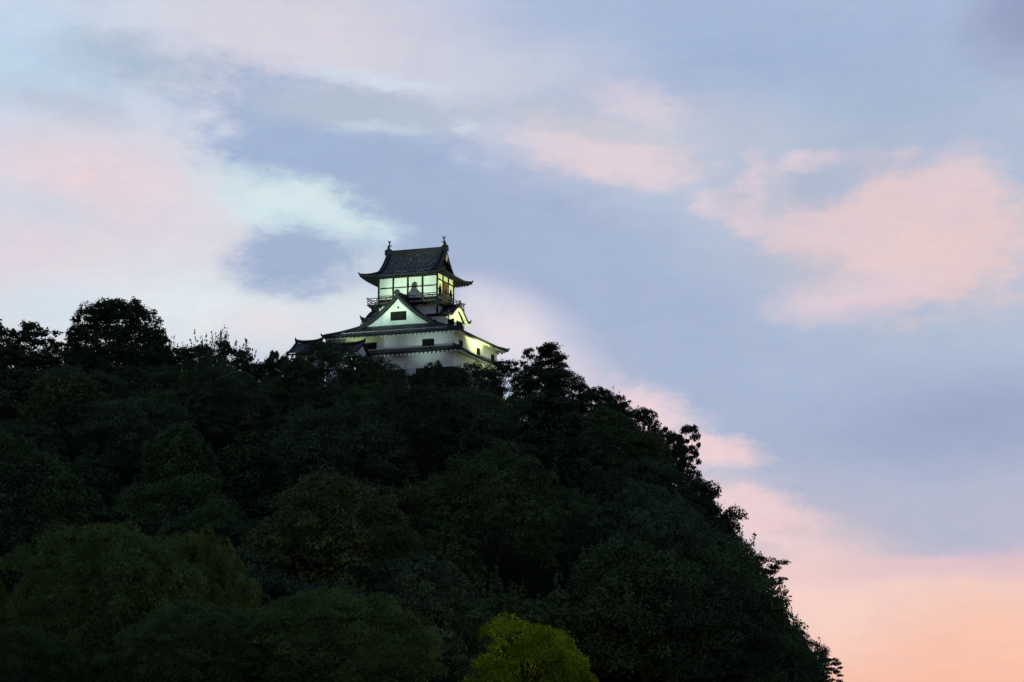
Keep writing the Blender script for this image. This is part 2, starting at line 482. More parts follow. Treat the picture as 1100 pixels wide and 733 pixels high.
def hip_roof(parent, name, ax, ay, ze, gx, gy, zg, zr, go, L):
    """hip-and-gable roof, ridge along local y; (out, along) for k=0,2 is (x, y); for k=1,3 (y, x)"""
    sag = (zr - zg) * .105                             # concave above the gable foot, flatter below it
    s0 = (zr - zg) / gx - 4 * sag / gx; dz, dx_ = zg - ze, ax - gx
    def prof(x):
        if x <= gx:
            t = x / gx; return zr + (zg - zr) * t - 4 * sag * t * (1 - t)
        t = (x - gx) / dx_; k = min(s0 * dx_, dz * 1.6)
        return zg - k * t + (k - dz) * t * t
    mb = MB()
    for k in (0, 2):
        g = turned(k)
        # upper slope, ridge to gable foot
        tiled(mb, g, 0, gx, None, lambda a: 0.0, lambda x, a: prof(x), go)
        # lower slope to the eave
        zf = lambda x, a: prof(x) + lifted(a / ay, (x - gx) / (ax - gx), L)
        tiled(mb, g, gx, ax, None, lambda a: gx + max(0, (abs(a) - gy) / (ay - gy)) * (ax - gx), zf, ay)
    for k in (1, 3):
        g = turned(k)
        zf = lambda y, a: prof(gx + (y - gy) / (ay - gy) * (ax - gx)) + lifted(a / ax, (y - gy) / (ay - gy), L)
        tiled(mb, g, gy, ay, None, lambda a: gy + max(0, (abs(a) - gx) / (ax - gx)) * (ay - gy), zf, ax)
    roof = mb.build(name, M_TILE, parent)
    # tile edge band under the eave
    mb = MB()
    for k in range(4):
        g = turned(k); e, w = (ax, ay) if k in (0, 2) else (ay, ax)
        rows = []
        for i in range(41):
            u = -1 + i / 20; z = ze + L * abs(u) ** 3.2
            rows.append([g(e + .05, u * (w + .05), z + .10), g(e + .05, u * (w + .05), z - .12), g(e - .15, u * (w - .15), z - .14)])
        mb.grid(rows)
        n = int(2 * w / PITCH_T)
        for i in range(n):
            a = -w + (i + .5) * 2 * w / n; z = ze + L * abs(a / w) ** 3.2 + .03
            mb.tube([g(e - .1, a, z), g(e + .1, a, z - .02)], .085, 6)
    mb.build('eave_edge', M_RIDGE, roof)
    # ridges
    mb = MB()
    mb.box(-.22, .22, -go - .05, go + .05, zr - .25, zr + .42)
    mb.tube([(0, -go - .1, zr + .45), (0, go + .1, zr + .45)], .15, 8)
    for sx in (-1, 1):
        for sy in (-1, 1):
            pts = [(sx * (.2 + (gx - .2) * i / 8), sy * (go - .55), prof(.2 + (gx - .2) * i / 8) + .18) for i in range(9)]
            mb.tube(pts, .2, 6)
            pts = [(sx * x, sy * (go - .06), prof(x) + .1) for x in [gx * i / 8 for i in range(9)]]
            mb.tube(pts, .16, 6)
            hp = []
            for i in range(11):
                t = i / 10; x = gx + (ax - gx) * t; y = gy + (ay - gy) * t
                hp.append((sx * x, sy * y, prof(x) + L * t * t * ((y / ay) ** 3.2) + .16))
            mb.tube(hp, [.22] * 10 + [.16], 6)
            x, y, z = hp[-1]
            mb.tube([(x, y, z), (x + sx * .1, y + sy * .1, z + .2), (x + sx * .14, y + sy * .14, z + .38)], [.17, .12, .04], 5)
            x, y, z = sx * gx, sy * (go - .55), prof(gx) + .2
            mb.tube([(x, y, z), (x + sx * .25, y, z + .1), (x + sx * .35, y, z + .35)], [.22, .17, .05], 5)
    mb.build('ridge', M_RIDGE, roof)
    return roof, prof


def soffit(parent, ax, ay, bx, by, ze, zw, L, m_sheet, m_raft, gap=.52, rw=.2, rh=.2):
    mb, mr = MB(), MB()
    for k in range(4):
        g = turned(k); e, w, b, wb = (ax, ay, bx, by) if k in (0, 2) else (ay, ax, by, bx)
        e -= .14; w -= .14
        zf = lambda o, a: (zw + (ze - .17 - zw) * (o - b) / (e - b)) + lifted(a / w, max(0, (o - b) / (e - b)), L)
        rows = []
        for i in range(41):
            u = -1 + i / 20
            rows.append([g(b + (e - b) * t, u * (wb + (w - wb) * t), zf(b + (e - b) * t, u * (wb + (w - wb) * t))) for t in (0, .5, 1)])
        mb.grid(rows)
        n = int(2 * (w - .1) / gap)
        for i in range(n + 1):
            a = -(w - .1) + i * 2 * (w - .1) / n
            s = b if abs(a) < wb else b + (abs(a) - wb) / (w - wb) * (e - b)
            if e - s < .25: continue
            q = [s + (e - .04 - s) * t for t in (0, .5, 1)]
            for j in (0, 1):
                z0, z1 = zf(q[j], a), zf(q[j + 1], a)
                bot = [g(q[j], a - rw / 2, z0 - rh), g(q[j + 1], a - rw / 2, z1 - rh), g(q[j + 1], a + rw / 2, z1 - rh), g(q[j], a + rw / 2, z0 - rh)]
                top = [g(q[j], a - rw / 2, z0 - .01), g(q[j + 1], a - rw / 2, z1 - .01), g(q[j + 1], a + rw / 2, z1 - .01), g(q[j], a + rw / 2, z0 - .01)]
                mr.hexa(bot, top)
    o = mb.build('eave_soffit', m_sheet, parent)
    mr.build('rafters', m_raft, parent)
    return o


# storeys (z from the fit to the photograph)
BX, BY = 9.34, 8.91                                   # lower storeys
mb = MB()
for i in range(6):
    z0, z1 = -6.6 + i * .95, -6.6 + (i + 1) * .95
    e0, e1 = 2.3 * (1 - i / 6) ** 1.3, 2.3 * (1 - (i + 1) / 6) ** 1.3
    for k in range(4):
        g = turned(k); b, w = (BX, BY) if k in (0, 2) else (BY, BX)
        n = 13
        for j in range(n):
            u0, u1 = -1 + 2 * j / n, -1 + 2 * (j + 1) / n
            jit = random.uniform(-.06, .08); c0, c1 = .03, .03
            bt = [g(b + e0 + jit, u0 * (w + e0) + c0, z0 + .02), g(b + e0 + jit, u1 * (w + e0) - c0, z0 + .02), g(b - .6, u1 * (w - .6), z0 + .02), g(b - .6, u0 * (w - .6), z0 + .02)]
            tp = [g(b + e1 + jit, u0 * (w + e1) + c0, z1 - .02), g(b + e1 + jit, u1 * (w + e1) - c0, z1 - .02), g(b - .6, u1 * (w - .6), z1 - .02), g(b - .6, u0 * (w - .6), z1 - .02)]
            mb.hexa(bt, tp)
mb.build('stone_base', M_STONE, keep)
mb = MB(); mb.box(-BX, BX, -BY, BY, -.9, 4.9)
low = mb.build('lower_wall', M_PLASTER, keep)
mb = MB()
for k in range(4):                                    # black weatherboards below the plaster
    g = turned(k); b, w = (BX, BY) if k in (0, 2) else (BY, BX)
    for j in range(6):
        z0 = -.88 + j * .39
        mb.hexa([g(b + .02, -w - .1, z0), g(b + .13, -w - .1, z0), g(b + .13, w + .1, z0), g(b + .02, w + .1, z0)],
                [g(b + .02, -w - .1, z0 + .38), g(b + .07, -w - .1, z0 + .38), g(b + .07, w + .1, z0 + .38), g(b + .02, w + .1, z0 + .38)])
mb.build('weatherboards', M_SIDING, low)
mb = MB(); mb.box(2.0, 3.6, -BY - .2, -BY - .05, .45, 1.42)
mb.build('shutter', M_PANEL, low)


def dark_window(parent, side, a0, a1, z0, z1, b, name='window'):
    g = turned(side); mb = MB(); mf = MB()
    def bx_(m, o0, o1, p0, p1, q0, q1):
        m.hexa([g(o0, p0, q0), g(o1, p0, q0), g(o1, p1, q0), g(o0, p1, q0)], [g(o0, p0, q1), g(o1, p0, q1), g(o1, p1, q1), g(o0, p1, q1)])
    bx_(mb, b - .2, b + .03, a0, a1, z0, z1)
    w = mb.build(name, M_VOID, parent)
    t = .09
    bx_(mf, b + .003, b + .09, a0 - t, a0, z0 - t, z1 + t); bx_(mf, b + .003, b + .09, a1, a1 + t, z0 - t, z1 + t)
    bx_(mf, b + .003, b + .09, a0, a1, z0 - t, z0); bx_(mf, b + .003, b + .09, a0, a1, z1, z1 + t)
    n = int((a1 - a0) / .25)
    for i in range(1, n):
        c = a0 + (a1 - a0) * i / n; bx_(mf, b + .031, b + .07, c - .045, c + .045, z0, z1)
    mf.build('lattice', M_TIMBER, w)
    return w


# middle storey and the skirt roof between the two
mb = MB(); mb.box(-BX, BX, -BY, BY, 4.9, 7.3)
mid = mb.build('middle_wall', M_PLASTER, keep)
dark_window(mid, 3, 4.62, 6.25, 4.72, 5.5, BY)
dark_window(mid, 3, -4.3, -2.7, 4.72, 5.5, BY)
for a in (-6.1, .95, 7.0): dark_window(mid, 0, a - .55, a + .55, 4.72, 5.55, BX)
for a in (-6, 0, 6): dark_window(mid, 2, a - .55, a + .55, 4.72, 5.55, BX); dark_window(mid, 1, a - .7, a + .7, 4.72, 5.5, BY)
LX, LY, ZL = 10.82, 10.05, 3.72
mb = MB()
for k in range(4):
    g = turned(k); e, w, b, wb = (LX, LY, BX - .05, BY - .05) if k in (0, 2) else (LY, LX, BY - .05, BX - .05)
    zf = lambda o, a, e=e, b=b, w=w: ZL + .78 * max(0, (e - o) / (e - b)) ** 1.15 + lifted(a / w, max(0, (o - b) / (e - b)), .3)
    tiled(mb, g, b, e, None, lambda a, wb=wb, w=w, e=e, b=b: b + max(0, (abs(a) - wb) / (w - wb)) * (e - b), zf, w)
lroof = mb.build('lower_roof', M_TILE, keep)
mb = MB()
for k in range(4):
    g = turned(k); e, w = (LX, LY) if k in (0, 2) else (LY, LX)
    rows = []
    for i in range(41):
        u = -1 + i / 20; z = ZL + .3 * abs(u) ** 3.2
        rows.append([g(e + .05, u * (w + .05), z + .10), g(e + .05, u * (w + .05), z - .12), g(e - .15, u * (w - .15), z - .14)])
    mb.grid(rows)
    n = int(2 * w / PITCH_T)
    for i in range(n):
        a = -w + (i + .5) * 2 * w / n; z = ZL + .3 * abs(a / w) ** 3.2 + .03
        mb.tube([g(e - .1, a, z), g(e + .1, a, z - .02)], .085, 6)
for sx in (-1, 1):
    for sy in (-1, 1):
        mb.tube([(sx * BX, sy * BY, ZL + .95), (sx * (BX + LX) / 2, sy * (BY + LY) / 2, ZL + .6), (sx * LX, sy * LY, ZL + .46), (sx * (LX + .15), sy * (LY + .15), ZL + .75)], [.2, .2, .18, .05], 6)
mb.build('eave_edge', M_RIDGE, lroof)
soffit(lroof, LX, LY, BX, BY, ZL, ZL + .2, .3, M_EAVE, M_PLASTER, .64, .27, .3)

# main roof with the big plaster gable at the front
AX, AY, ZE, GX, GY, ZG, ZR, GO = 10.65, 10.3, 6.52, 5.63, 7.04, 8.31, 12.65, 7.75
mroof, mprof = hip_roof(keep, 'main_roof', AX, AY, ZE, GX, GY, ZG, ZR, GO, .12)
soffit(mroof, AX, AY, BX, BY, ZE, ZE + .45, .12, M_EAVE, M_PLASTER, .64, .27, .3)
for sy in (-1, 1):
    pts = [(x, mprof(abs(x)) - .12) for x in np.linspace(-GX, GX, 41)]
    poly = [(-GX, ZG - .45)] + [(x, max(z, ZG - .44)) for x, z in pts] + [(GX, ZG - .45)]
    mb = MB(); mb.prism(poly, 'y', sy * GY, sy * (GY - .3))
    gw = mb.build('gable_wall', M_PLASTER, keep)
    mw = MB(); mw.box(-1.28, 1.22, min(sy * (GY - .1), sy * (GY + .03)), max(sy * (GY - .1), sy * (GY + .03)), 9.0, 10.33)
    w = mw.build('gable_window', M_VOID, gw)
    ml = MB()
    for i in range(9):
        x = -1.16 + i * .285; ml.box(x - .05, x + .05, min(sy * (GY + .035), sy * (GY + .08)), max(sy * (GY + .035), sy * (GY + .08)), 9.0, 10.33)
    ml.build('lattice', M_TIMBER, gw)
    mw = MB(); mw.tube([(-.08, sy * (GY - .1), 10.92), (-.08, sy * (GY + .05), 10.92)], .17, 10)
    mw.build('gable_vent', M_VOID, gw)
    # raised plaster moulding following the slope
    mm = MB()
    for sx in (-1, 1):
        pl = [(sx * x, sy * (GY + .06), mprof(x) - .78) for x in np.linspace(.1, GX * .86, 16)]
        mm.tube(pl, .055, 5)
    mm.build('moulding', M_PLASTER, gw)
    # dark bargeboard in front of the gable
    bb = MB()
    for sx in (-1, 1):
        rows = []
        for x in np.linspace(0, GX + .5, 24):
            z = mprof(x)
            rows.append([(sx * x, sy * (GO - .02), z + .02), (sx * x, sy * (GO + .03), z - .05), (sx * x, sy * (GO + .03), z - .42), (sx * x, sy * (GO - .12), z - .42), (sx * x, sy * (GO - .12), z - .02)])
        bb.grid(rows)
        rows = [[(sx * x, sy * (GO - .1), mprof(x) - .06), (sx * x, sy * (GY - .1), mprof(x) - .06)] for x in np.linspace(0, GX, 20)]
        bb.grid(rows)
    bb.build('bargeboard', M_RIDGE, gw)
    fo = MB()                                          # ridge-end tile of the gable
    fo.prism([(-.42, ZR + .1), (.42, ZR + .1), (.34, ZR + .75), (.12, ZR + .72), (0, ZR + .88), (-.12, ZR + .72), (-.34, ZR + .75)], 'y', sy * (GO - .1), sy * (GO + .12))
    fo.build('ridge_end_tile', M_RIDGE, gw)

# upper tower
TY = -.45
HX, HY = 4.68, 3.25


def tshift(bm_fn): return bm_fn


mb = MB(); mb.box(-HX, HX, TY - HY, TY + HY, 7.6, 12.0)
tower = mb.build('tower_wall', M_PLASTER, keep)
for sx in (-1, 1):
    for sy in (-1, 1):
        mb = MB(); mb.box(sx * HX - .12, sx * HX + .12, TY + sy * HY - .12, TY + sy * HY + .12, 8.0, 11.9)
        mb.build('corner_post', M_TIMBER, tower)
# top storey
mb = MB(); mb.box(-HX + .05, HX - .05, TY - HY + .05, TY + HY - .05, 12.0, 17.2)
top = mb.build('top_wall', M_PLASTER, keep)
for sy in (-1, 1):
    for i in range(5):
        x = -HX + .02 + i * (2 * HX - .04) / 4; mb = MB(); y = TY + sy * HY
        mb.box(x - .1, x + .1, y - .13, y + .11, 12.3, 16.4); mb.build('post', M_TIMBER, top)
    y = TY + sy * (HY - .01)
    for i in range(4):
        x0 = -HX + .12 + i * (2 * HX - .04) / 4; x1 = x0 + (2 * HX - .04) / 4 - .2
        for z0, z1 in ((14.53, 14.68), (16.05, 16.25), (12.5, 12.9)):
            mb = MB(); mb.box(x0, x1, y - .08, y + .08, z0, z1); mb.build('beam', M_TIMBER, top)
for sx in (-1, 1):
    x = sx * HX
    mb = MB()
    for i in range(1, 3):
        y = TY - HY + i * 2 * HY / 3; mb = MB(); mb.box(x - .1, x + .1, y - .08, y + .08, 12.3, 16.4); mb.build('post', M_TIMBER, top)
    for z0, z1 in ((15.5, 15.62), (12.5, 12.8)):
        mb = MB(); mb.box(x - .07, x + .07, TY - HY + .13, TY + HY - .13, z0, z1); mb.build('beam', M_TIMBER, top)
    mb = MB(); mb.box(x - .05, x + .09, TY - 1.0, TY + 1.0, 12.81, 15.5); d = mb.build('door', M_BROWN, top)
    mb = MB()
    for q in (-.95, -.03, .95 - .06): mb.box(x + sx * .092 - .02, x + sx * .092 + .02, TY + q, TY + q + .09, 12.82, 15.48)
    mb.build('door_frame', M_TIMBER, d)
    for sy in (-1, 1):                                 # bell-shaped windows either side of the door
        yc = TY + sy * 2.12
        poly = [(yc - .52, 13.1), (yc + .52, 13.1), (yc + .44, 13.6), (yc + .4, 14.1), (yc + .3, 14.5), (yc + .12, 14.68), (yc, 14.95), (yc - .12, 14.68), (yc - .3, 14.5), (yc - .4, 14.1), (yc - .44, 13.6)]
        mb = MB(); mb.prism(poly, 'x', x - .02, x + sx * .07 if sx > 0 else x - .07)
        mb.build('bell_window', M_VOID, top)

# balcony
QX, QY, QZ = HX + 1.32, HY + 1.25, 12.05
mb = MB()
mb.box(-QX, QX, TY - QY, TY + QY, QZ - .12, QZ)
for k in range(4):
    g = turned(k); e, w = (QX, QY) if k in (0, 2) else (QY, QX)
    h = HX if k in (0, 2) else HY
    for i in range(9):
        a = -w + .3 + i * (2 * w - .6) / 8
        q = [g(h - .2, a - .09, QZ - .42), g(e - .15, a - .09, QZ - .3), g(e - .15, a + .09, QZ - .3), g(h - .2, a + .09, QZ - .42)]
        q2 = [g(h - .2, a - .09, QZ - .125), g(e - .15, a - .09, QZ - .125), g(e - .15, a + .09, QZ - .125), g(h - .2, a + .09, QZ - .125)]
        mb.hexa([(p[0], p[1] + TY, p[2]) for p in q], [(p[0], p[1] + TY, p[2]) for p in q2])
balc = mb.build('balcony', M_TIMBER, keep)
mb = MB()
for k in range(4):
    g = turned(k); e, w = (QX - .1, QY - .1) if k in (0, 2) else (QY - .1, QX - .1)
    sh = lambda p: (p[0], p[1] + TY, p[2])
    for z, h in ((QZ + .95, .11), (QZ + .62, .08), (QZ + .2, .09)):
        mb.beam(sh(g(e, -w - (.28 if z > QZ + .9 else 0), z)), sh(g(e, w + (.28 if z > QZ + .9 else 0), z)), .1, h)
    n = 9 if k in (1, 3) else 7
    for i in range(n):
        a = -w + i * 2 * w / (n - 1)
        if i == n - 1: continue
        mb.beam(sh(g(e, a, QZ)), sh(g(e, a, QZ + (1.1 if i == 0 else .95))), .1, .1, (1, 0, 0))
mb.build('railing', material('railing_timber', (.07, .06, .045), .7, .3, 4), balc)

# top roof, ridge along local x: built along y, turned a quarter
tr = bpy.data.objects.new('top_roof_frame', None)
EX, EY, ZE4, ZR4 = 6.71, 5.57, 16.06, 20.45
TGX, TGY, TGO = 3.75, 4.55, 4.75                       # gable foot across / along the ridge
ppp = 1.62
TZG = ZE4 + (ZR4 - ZE4) * (1 - TGX / EY) ** ppp
n_before = set(bpy.data.objects)
troof, tprof = hip_roof(keep, 'top_roof', EY, EX, ZE4, TGX, TGY, TZG, ZR4, TGO, .26)
soffit(troof, EY, EX, HY, HX, ZE4, ZE4 + .55, .26, M_TIMBER, M_TIMBER, .4, .16)
for sy in (-1, 1):
    poly = [(-TGX, TZG - .4)] + [(x, max(tprof(abs(x)) - .1, TZG - .39)) for x in np.linspace(-TGX, TGX, 31)] + [(TGX, TZG - .4)]
    mb = MB(); mb.prism(poly, 'y', sy * (TGY - .35), sy * (TGY - .6)); gp = mb.build('gable_panel', M_TIMBER, troof)
    bb = MB()
    for sx in (-1, 1):
        bb.grid([[(sx * x, sy * (TGO + .02), tprof(x) - .02), (sx * x, sy * (TGO + .02), tprof(x) - .45), (sx * x, sy * (TGO - .12), tprof(x) - .45), (sx * x, sy * (TGO - .12), tprof(x) - .02)] for x in np.linspace(0, TGX + .3, 20)])
    bb.build('bargeboard', M_TIMBER, troof)
    mb = MB(); zz = ZR4 - .55
    mb.prism([(0, zz), (.22, zz - .3), (.3, zz - .7), (.16, zz - .85), (0, zz - 1.25), (-.16, zz - .85), (-.3, zz - .7), (-.22, zz - .3)], 'y', sy * (TGO + .03), sy * (TGO + .12))
    mb.build('gable_pendant', M_PANEL, troof)
    mb = MB()
    mb.prism([(-.4, ZR4 - .1), (.4, ZR4 - .1), (.36, ZR4 + .55), (0, ZR4 + .85), (-.36, ZR4 + .55)], 'y', sy * (TGO + .06), sy * (TGO + .26))
    mb.build('ridge_end_tile', M_RIDGE, troof)
    # fish-shaped roof ornament: head on the ridge, body arching up, forked tail
    mb = MB(); yb = TGO - .35
    path = [(yb - .42, .42), (yb - .1, .55), (yb + .12, .8), (yb + .16, 1.1), (yb + .06, 1.4), (yb - .02, 1.65), (yb + .02, 1.85)]
    mb.tube([(0, sy * a, ZR4 + z) for a, z in path], [.24, .29, .26, .2, .14, .09, .06], 8)
    for a, z in ((yb + .22, 2.25), (yb - .22, 2.15)):
        mb.tube([(0, sy * (yb + .0), ZR4 + 1.75), (0, sy * ((a + yb) / 2), ZR4 + 1.95), (0, sy * a, ZR4 + z)], [.08, .11, .02], 5)
    mb.tube([(0, sy * (yb + .05), ZR4 + 1.15), (0, sy * (yb - .3), ZR4 + 1.35), (0, sy * (yb - .42), ZR4 + 1.5)], [.1, .07, .02], 5)
    for sx in (-1, 1): mb.tube([(sx * .18, sy * (yb - .1), ZR4 + .6), (sx * .42, sy * (yb + .05), ZR4 + .8)], [.1, .02], 5)
    mb.build('fish_ornament', M_RIDGE, troof, True)
troof.rotation_euler = (0, 0, PI / 2); troof.location = (0, TY, 0)
bpy.data.objects.remove(tr)

# curved gables on both flanks of the tower
KW, KX = 4.35, 7.0


def kz(u):                                             # undulating gable curve, u = -1..1
    return 9.95 + 1.78 * (.5 + .5 * math.cos(PI * min(1, abs(u) * 1.12))) ** .9 + .16 * max(0, abs(u) - .8) * 5 * abs(u)


for sx in (-1, 1):
    mb = MB()
    n = int(2 * KW / .3); rows = []
    for i in range(n):
        for o, b in [(-.5, 0), (-.28, 0), (-.2, .05), (0, .08), (.2, .05), (.28, 0)]:
            u = -1 + 2 * (i + .5 + o) / n
            rows.append([(sx * x, TY + u * KW, kz(u) + b) for x in np.linspace(3.2, KX, 12)])
    rows.append([(sx * x, TY + KW, kz(1)) for x in np.linspace(3.2, KX, 12)])
    mb.grid(rows)
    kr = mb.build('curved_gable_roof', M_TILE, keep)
    mb = MB(); uu = np.linspace(-1, 1, 49)
    mb.grid([[(sx * (KX + .04), TY + u * KW, kz(u) + .1), (sx * (KX + .04), TY + u * KW, kz(u) - .17), (sx * (KX - .2), TY + u * KW, kz(u) - .17), (sx * 4, TY + u * KW, kz(u) - .1)] for u in uu])
    mb.tube([(sx * (KX - .3), TY + u * KW, kz(u) + .1) for u in uu], .15, 6)
    mb.tube([(sx * (KX - .02), TY + u * KW, kz(u) + .06) for u in uu], .12, 6)
    mb.tube([(sx * 3.2, TY, kz(0) + .22), (sx * (KX + .02), TY, kz(0) + .22)], .24, 8)
    mb.prism([(TY - .4, kz(0) + .05), (TY + .4, kz(0) + .05), (TY + .34, kz(0) + .6), (TY + .1, kz(0) + .7), (TY, kz(0) + 1.05), (TY - .1, kz(0) + .7), (TY - .34, kz(0) + .6)], 'x', sx * (KX - .1), sx * (KX + .1))
    for sy in (-1, 1):
        y = TY + sy * KW; mb.tube([(sx * (KX - .1), y, kz(1) + .1), (sx * KX, y + sy * .2, kz(1) + .25), (sx * KX, y + sy * .3, kz(1) + .5)], [.16, .12, .03], 5)
    mb.build('ridge', M_RIDGE, kr)
    mb = MB()                                          # white gable board following the curve
    mb.grid([[(sx * (KX - .04), TY + u * KW * .97, kz(u) - .19), (sx * (KX - .02), TY + u * KW * .97, kz(u) - .62 - .1 * abs(u)), (sx * (KX - .25), TY + u * KW * .97, kz(u) - .62 - .1 * abs(u)), (sx * (KX - .25), TY + u * KW * .97, kz(u) - .19)] for u in uu])
    mb.build('gable_board', M_PLASTER, kr)
    # the plastered bay below it
    mb = MB()
    x0, x1 = (5.0, 6.25)
    zt = lambda u: kz(u) - .2
    poly = [(TY - 3.7, 7.2)] + [(TY + 3.7, 7.2)] + [(TY + u * 3.7, zt(u * 3.7 / KW)) for u in np.linspace(1, -1, 31)]
    mb.prism(poly, 'x', sx * 4.0, sx * x1)
    bay = mb.build('bay_wall', M_PLASTER, keep)
    for y0, y1 in ((-3.0, -.45), (.45, 3.0)):
        mb = MB(); mb.box(min(sx * 6.1, sx * 6.28), max(sx * 6.1, sx * 6.28), TY + y0, TY + y1, 8.5, 9.9); mb.build('window', M_VOID, bay)

# ------------------------------------------------------------------ the two annexes in front of the keep
def annex(name, label, x0, x1, y, zr, half, drop):
    """small plastered building, tiled gable roof with its ridge along the keep's front"""
    c, s = math.cos(TH), math.sin(TH); xm = (x0 + x1) / 2
    base = empty(name, (CX + xm * c + y * s, CY - xm * s + y * c, CZ - 6.2), -TH); tag(base, label, 'turret')
    zr += 6.2; w = (x1 - x0) / 2
    prof = lambda o: zr - drop * (o / half) * (1.22 - .22 * o / half)
    mb = MB()
    for k in (1, 3):
        g = turned(k)
        tiled(mb, g, 0, half, None, lambda a: 0.0, lambda o, a: prof(o) + .22 * abs(a / w) ** 3 * .6, w)
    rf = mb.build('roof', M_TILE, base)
    mb = MB()
    pts = [(-w - .05 + (2 * w + .1) * i / 12, 0, zr + .22 + .28 * abs(-1 + i / 6) ** 3) for i in range(13)]
    mb.tube(pts, .24, 6)
    for sx in (-1, 1):
        for k in (-1, 1): mb.tube([(sx * (w - .1), k * half * i / 6, prof(half * i / 6) + .25) for i in range(7)], .17, 6)
        mb.tube([(sx * w, 0, zr + .4), (sx * (w + .12), 0, zr + .75), (sx * (w + .15), 0, zr + 1.0)], [.2, .12, .03], 5)
    for k in (-1, 1): mb.box(-w, w, min(k * (half - .1), k * (half + .04)), max(k * (half - .1), k * (half + .04)), prof(half) - .2, prof(half) + .02)
    mb.build('ridge', M_RIDGE, rf)
    hw = half - .9
    poly = [(-hw, 0), (hw, 0), (hw, prof(hw) - .25), (0, zr - .25), (-hw, prof(hw) - .25)]
    mb = MB(); mb.prism(poly, 'x', -w + .7, w - .25); wall = mb.build('wall', M_PLASTER, base)
    for q in (-1.2, 1.2):
        mb = MB(); mb.box(q - .5, q + .5, -hw - .03, -hw + .1, prof(hw) - 1.9, prof(hw) - 1.0); mb.build('window', M_VOID, wall)
    return base


annex('corner_turret', 'small white turret with grey tiled gable roof at the left end of the keep', -13.4, -9.3, -13.2, 5.3, 2.6, 1.9)
annex('entrance_annex', 'low tiled annex roof against the front of the keep, beside the dark window', -8.6, -2.75, -13.0, 4.65, 2.6, 1.7)


# ------------------------------------------------------------------ floodlights of the castle
def local(x, y, z):
    c, s = math.cos(TH), math.sin(TH)
    return Vector((CX + x * c + y * s, CY - x * s + y * c, CZ + z))


def floodlight(label, p, target, energy, col, cone, blend, lip=None):
    p, target = local(*p), local(*target)
    gz = float(terrain(p.x, p.y)) - .3
    o = empty('floodlight', (p.x, p.y, gz)); tag(o, label, 'floodlight', 'floodlights aimed at the keep')
    d = (target - p).normalized(); q = d.to_track_quat('-Z', 'Y')
    h = p.z - gz
    mb = MB(); mb.tube([(0, 0, 0), (0, 0, h - .45)], [.09, .06], 8); mb.box(-.35, .35, -.06, .06, h - .48, h - .4)
    mb.build('post', M_METAL, o)
    mb = MB(); mb.box(-.3, .3, -.22, .22, -.02, .3); mb.box(-.33, .33, .221, .25, -.25, .3)
    hd = mb.build('housing', M_METAL, o); hd.location = (0, 0, h); hd.rotation_mode = 'QUATERNION'; hd.rotation_quaternion = q
    mb = MB(); mb.box(-.27, .27, -.19, .19, -.045, -.022)
    ln = mb.build('lens', emission('flood_lens', col, 1.0), hd)
    if lip is not None:                               # visor plate cutting the beam off below
        y = -.54 * math.tan(lip)
        mb = MB(); mb.box(-.75, .75, y - .34, y, -.61, -.59); mb.box(-.34, -.3, -.3, -.2, -.59, .2); mb.box(.3, .34, -.3, -.2, -.59, .2)
        mb.build('visor', M_TIMBER, hd)
    ld = bpy.data.lights.new('flood', 'SPOT'); ld.energy = energy; ld.color = col; ld.spot_size = cone; ld.spot_blend = blend; ld.shadow_soft_size = .02 if lip is not None else .12
    lo = bpy.data.objects.new('flood_lamp', ld); C.objects.link(lo); lo.parent = hd; lo.location = (0, 0, -.06)
    return o


G1, G2 = (.66, 1.0, .80), (.86, 1.0, .46)
floodlight('floodlight on a post down the slope in front of the keep', (-10, -45, -3), (.3, -5, 12.9), 54000, G1, R(27), .3, R(5.2))
floodlight('second floodlight down the front slope, trained on the top storey', (-8.6, -45, -3), (.6, -3.7, 14.8), 42000, (.85, 1.0, .6), R(12), .5)
floodlight('low floodlight behind the trees below the left half of the castle front', (-3.6, -17, -1.6), (-3.6, -8.9, 7.4), 1750, (.74, 1, .90), R(58), 1)
floodlight('low floodlight behind the trees below the right half of the castle front', (5.4, -17, -1.6), (5.4, -8.9, 7.4), 1750, (.74, 1, .90), R(58), 1)
floodlight('floodlight on the slope beyond the right flank of the keep', (19.5, 0, .8), (5.8, -.8, 12.6), 22000, (.88, 1, .38), R(50), 1)
floodlight('floodlight close under the far right corner of the keep', (18.5, 5.5, -1.2), (9.34, 1.5, 5.6), 2600, G2, R(100), 1)
floodlight('floodlight between the annex roofs and the front wall', (-6.2, -10.6, 3.2), (-5.0, -9.0, 6.4), 330, (.8, 1, .35), R(110), .6)


# ------------------------------------------------------------------ trees
rng = np.random.default_rng(11)


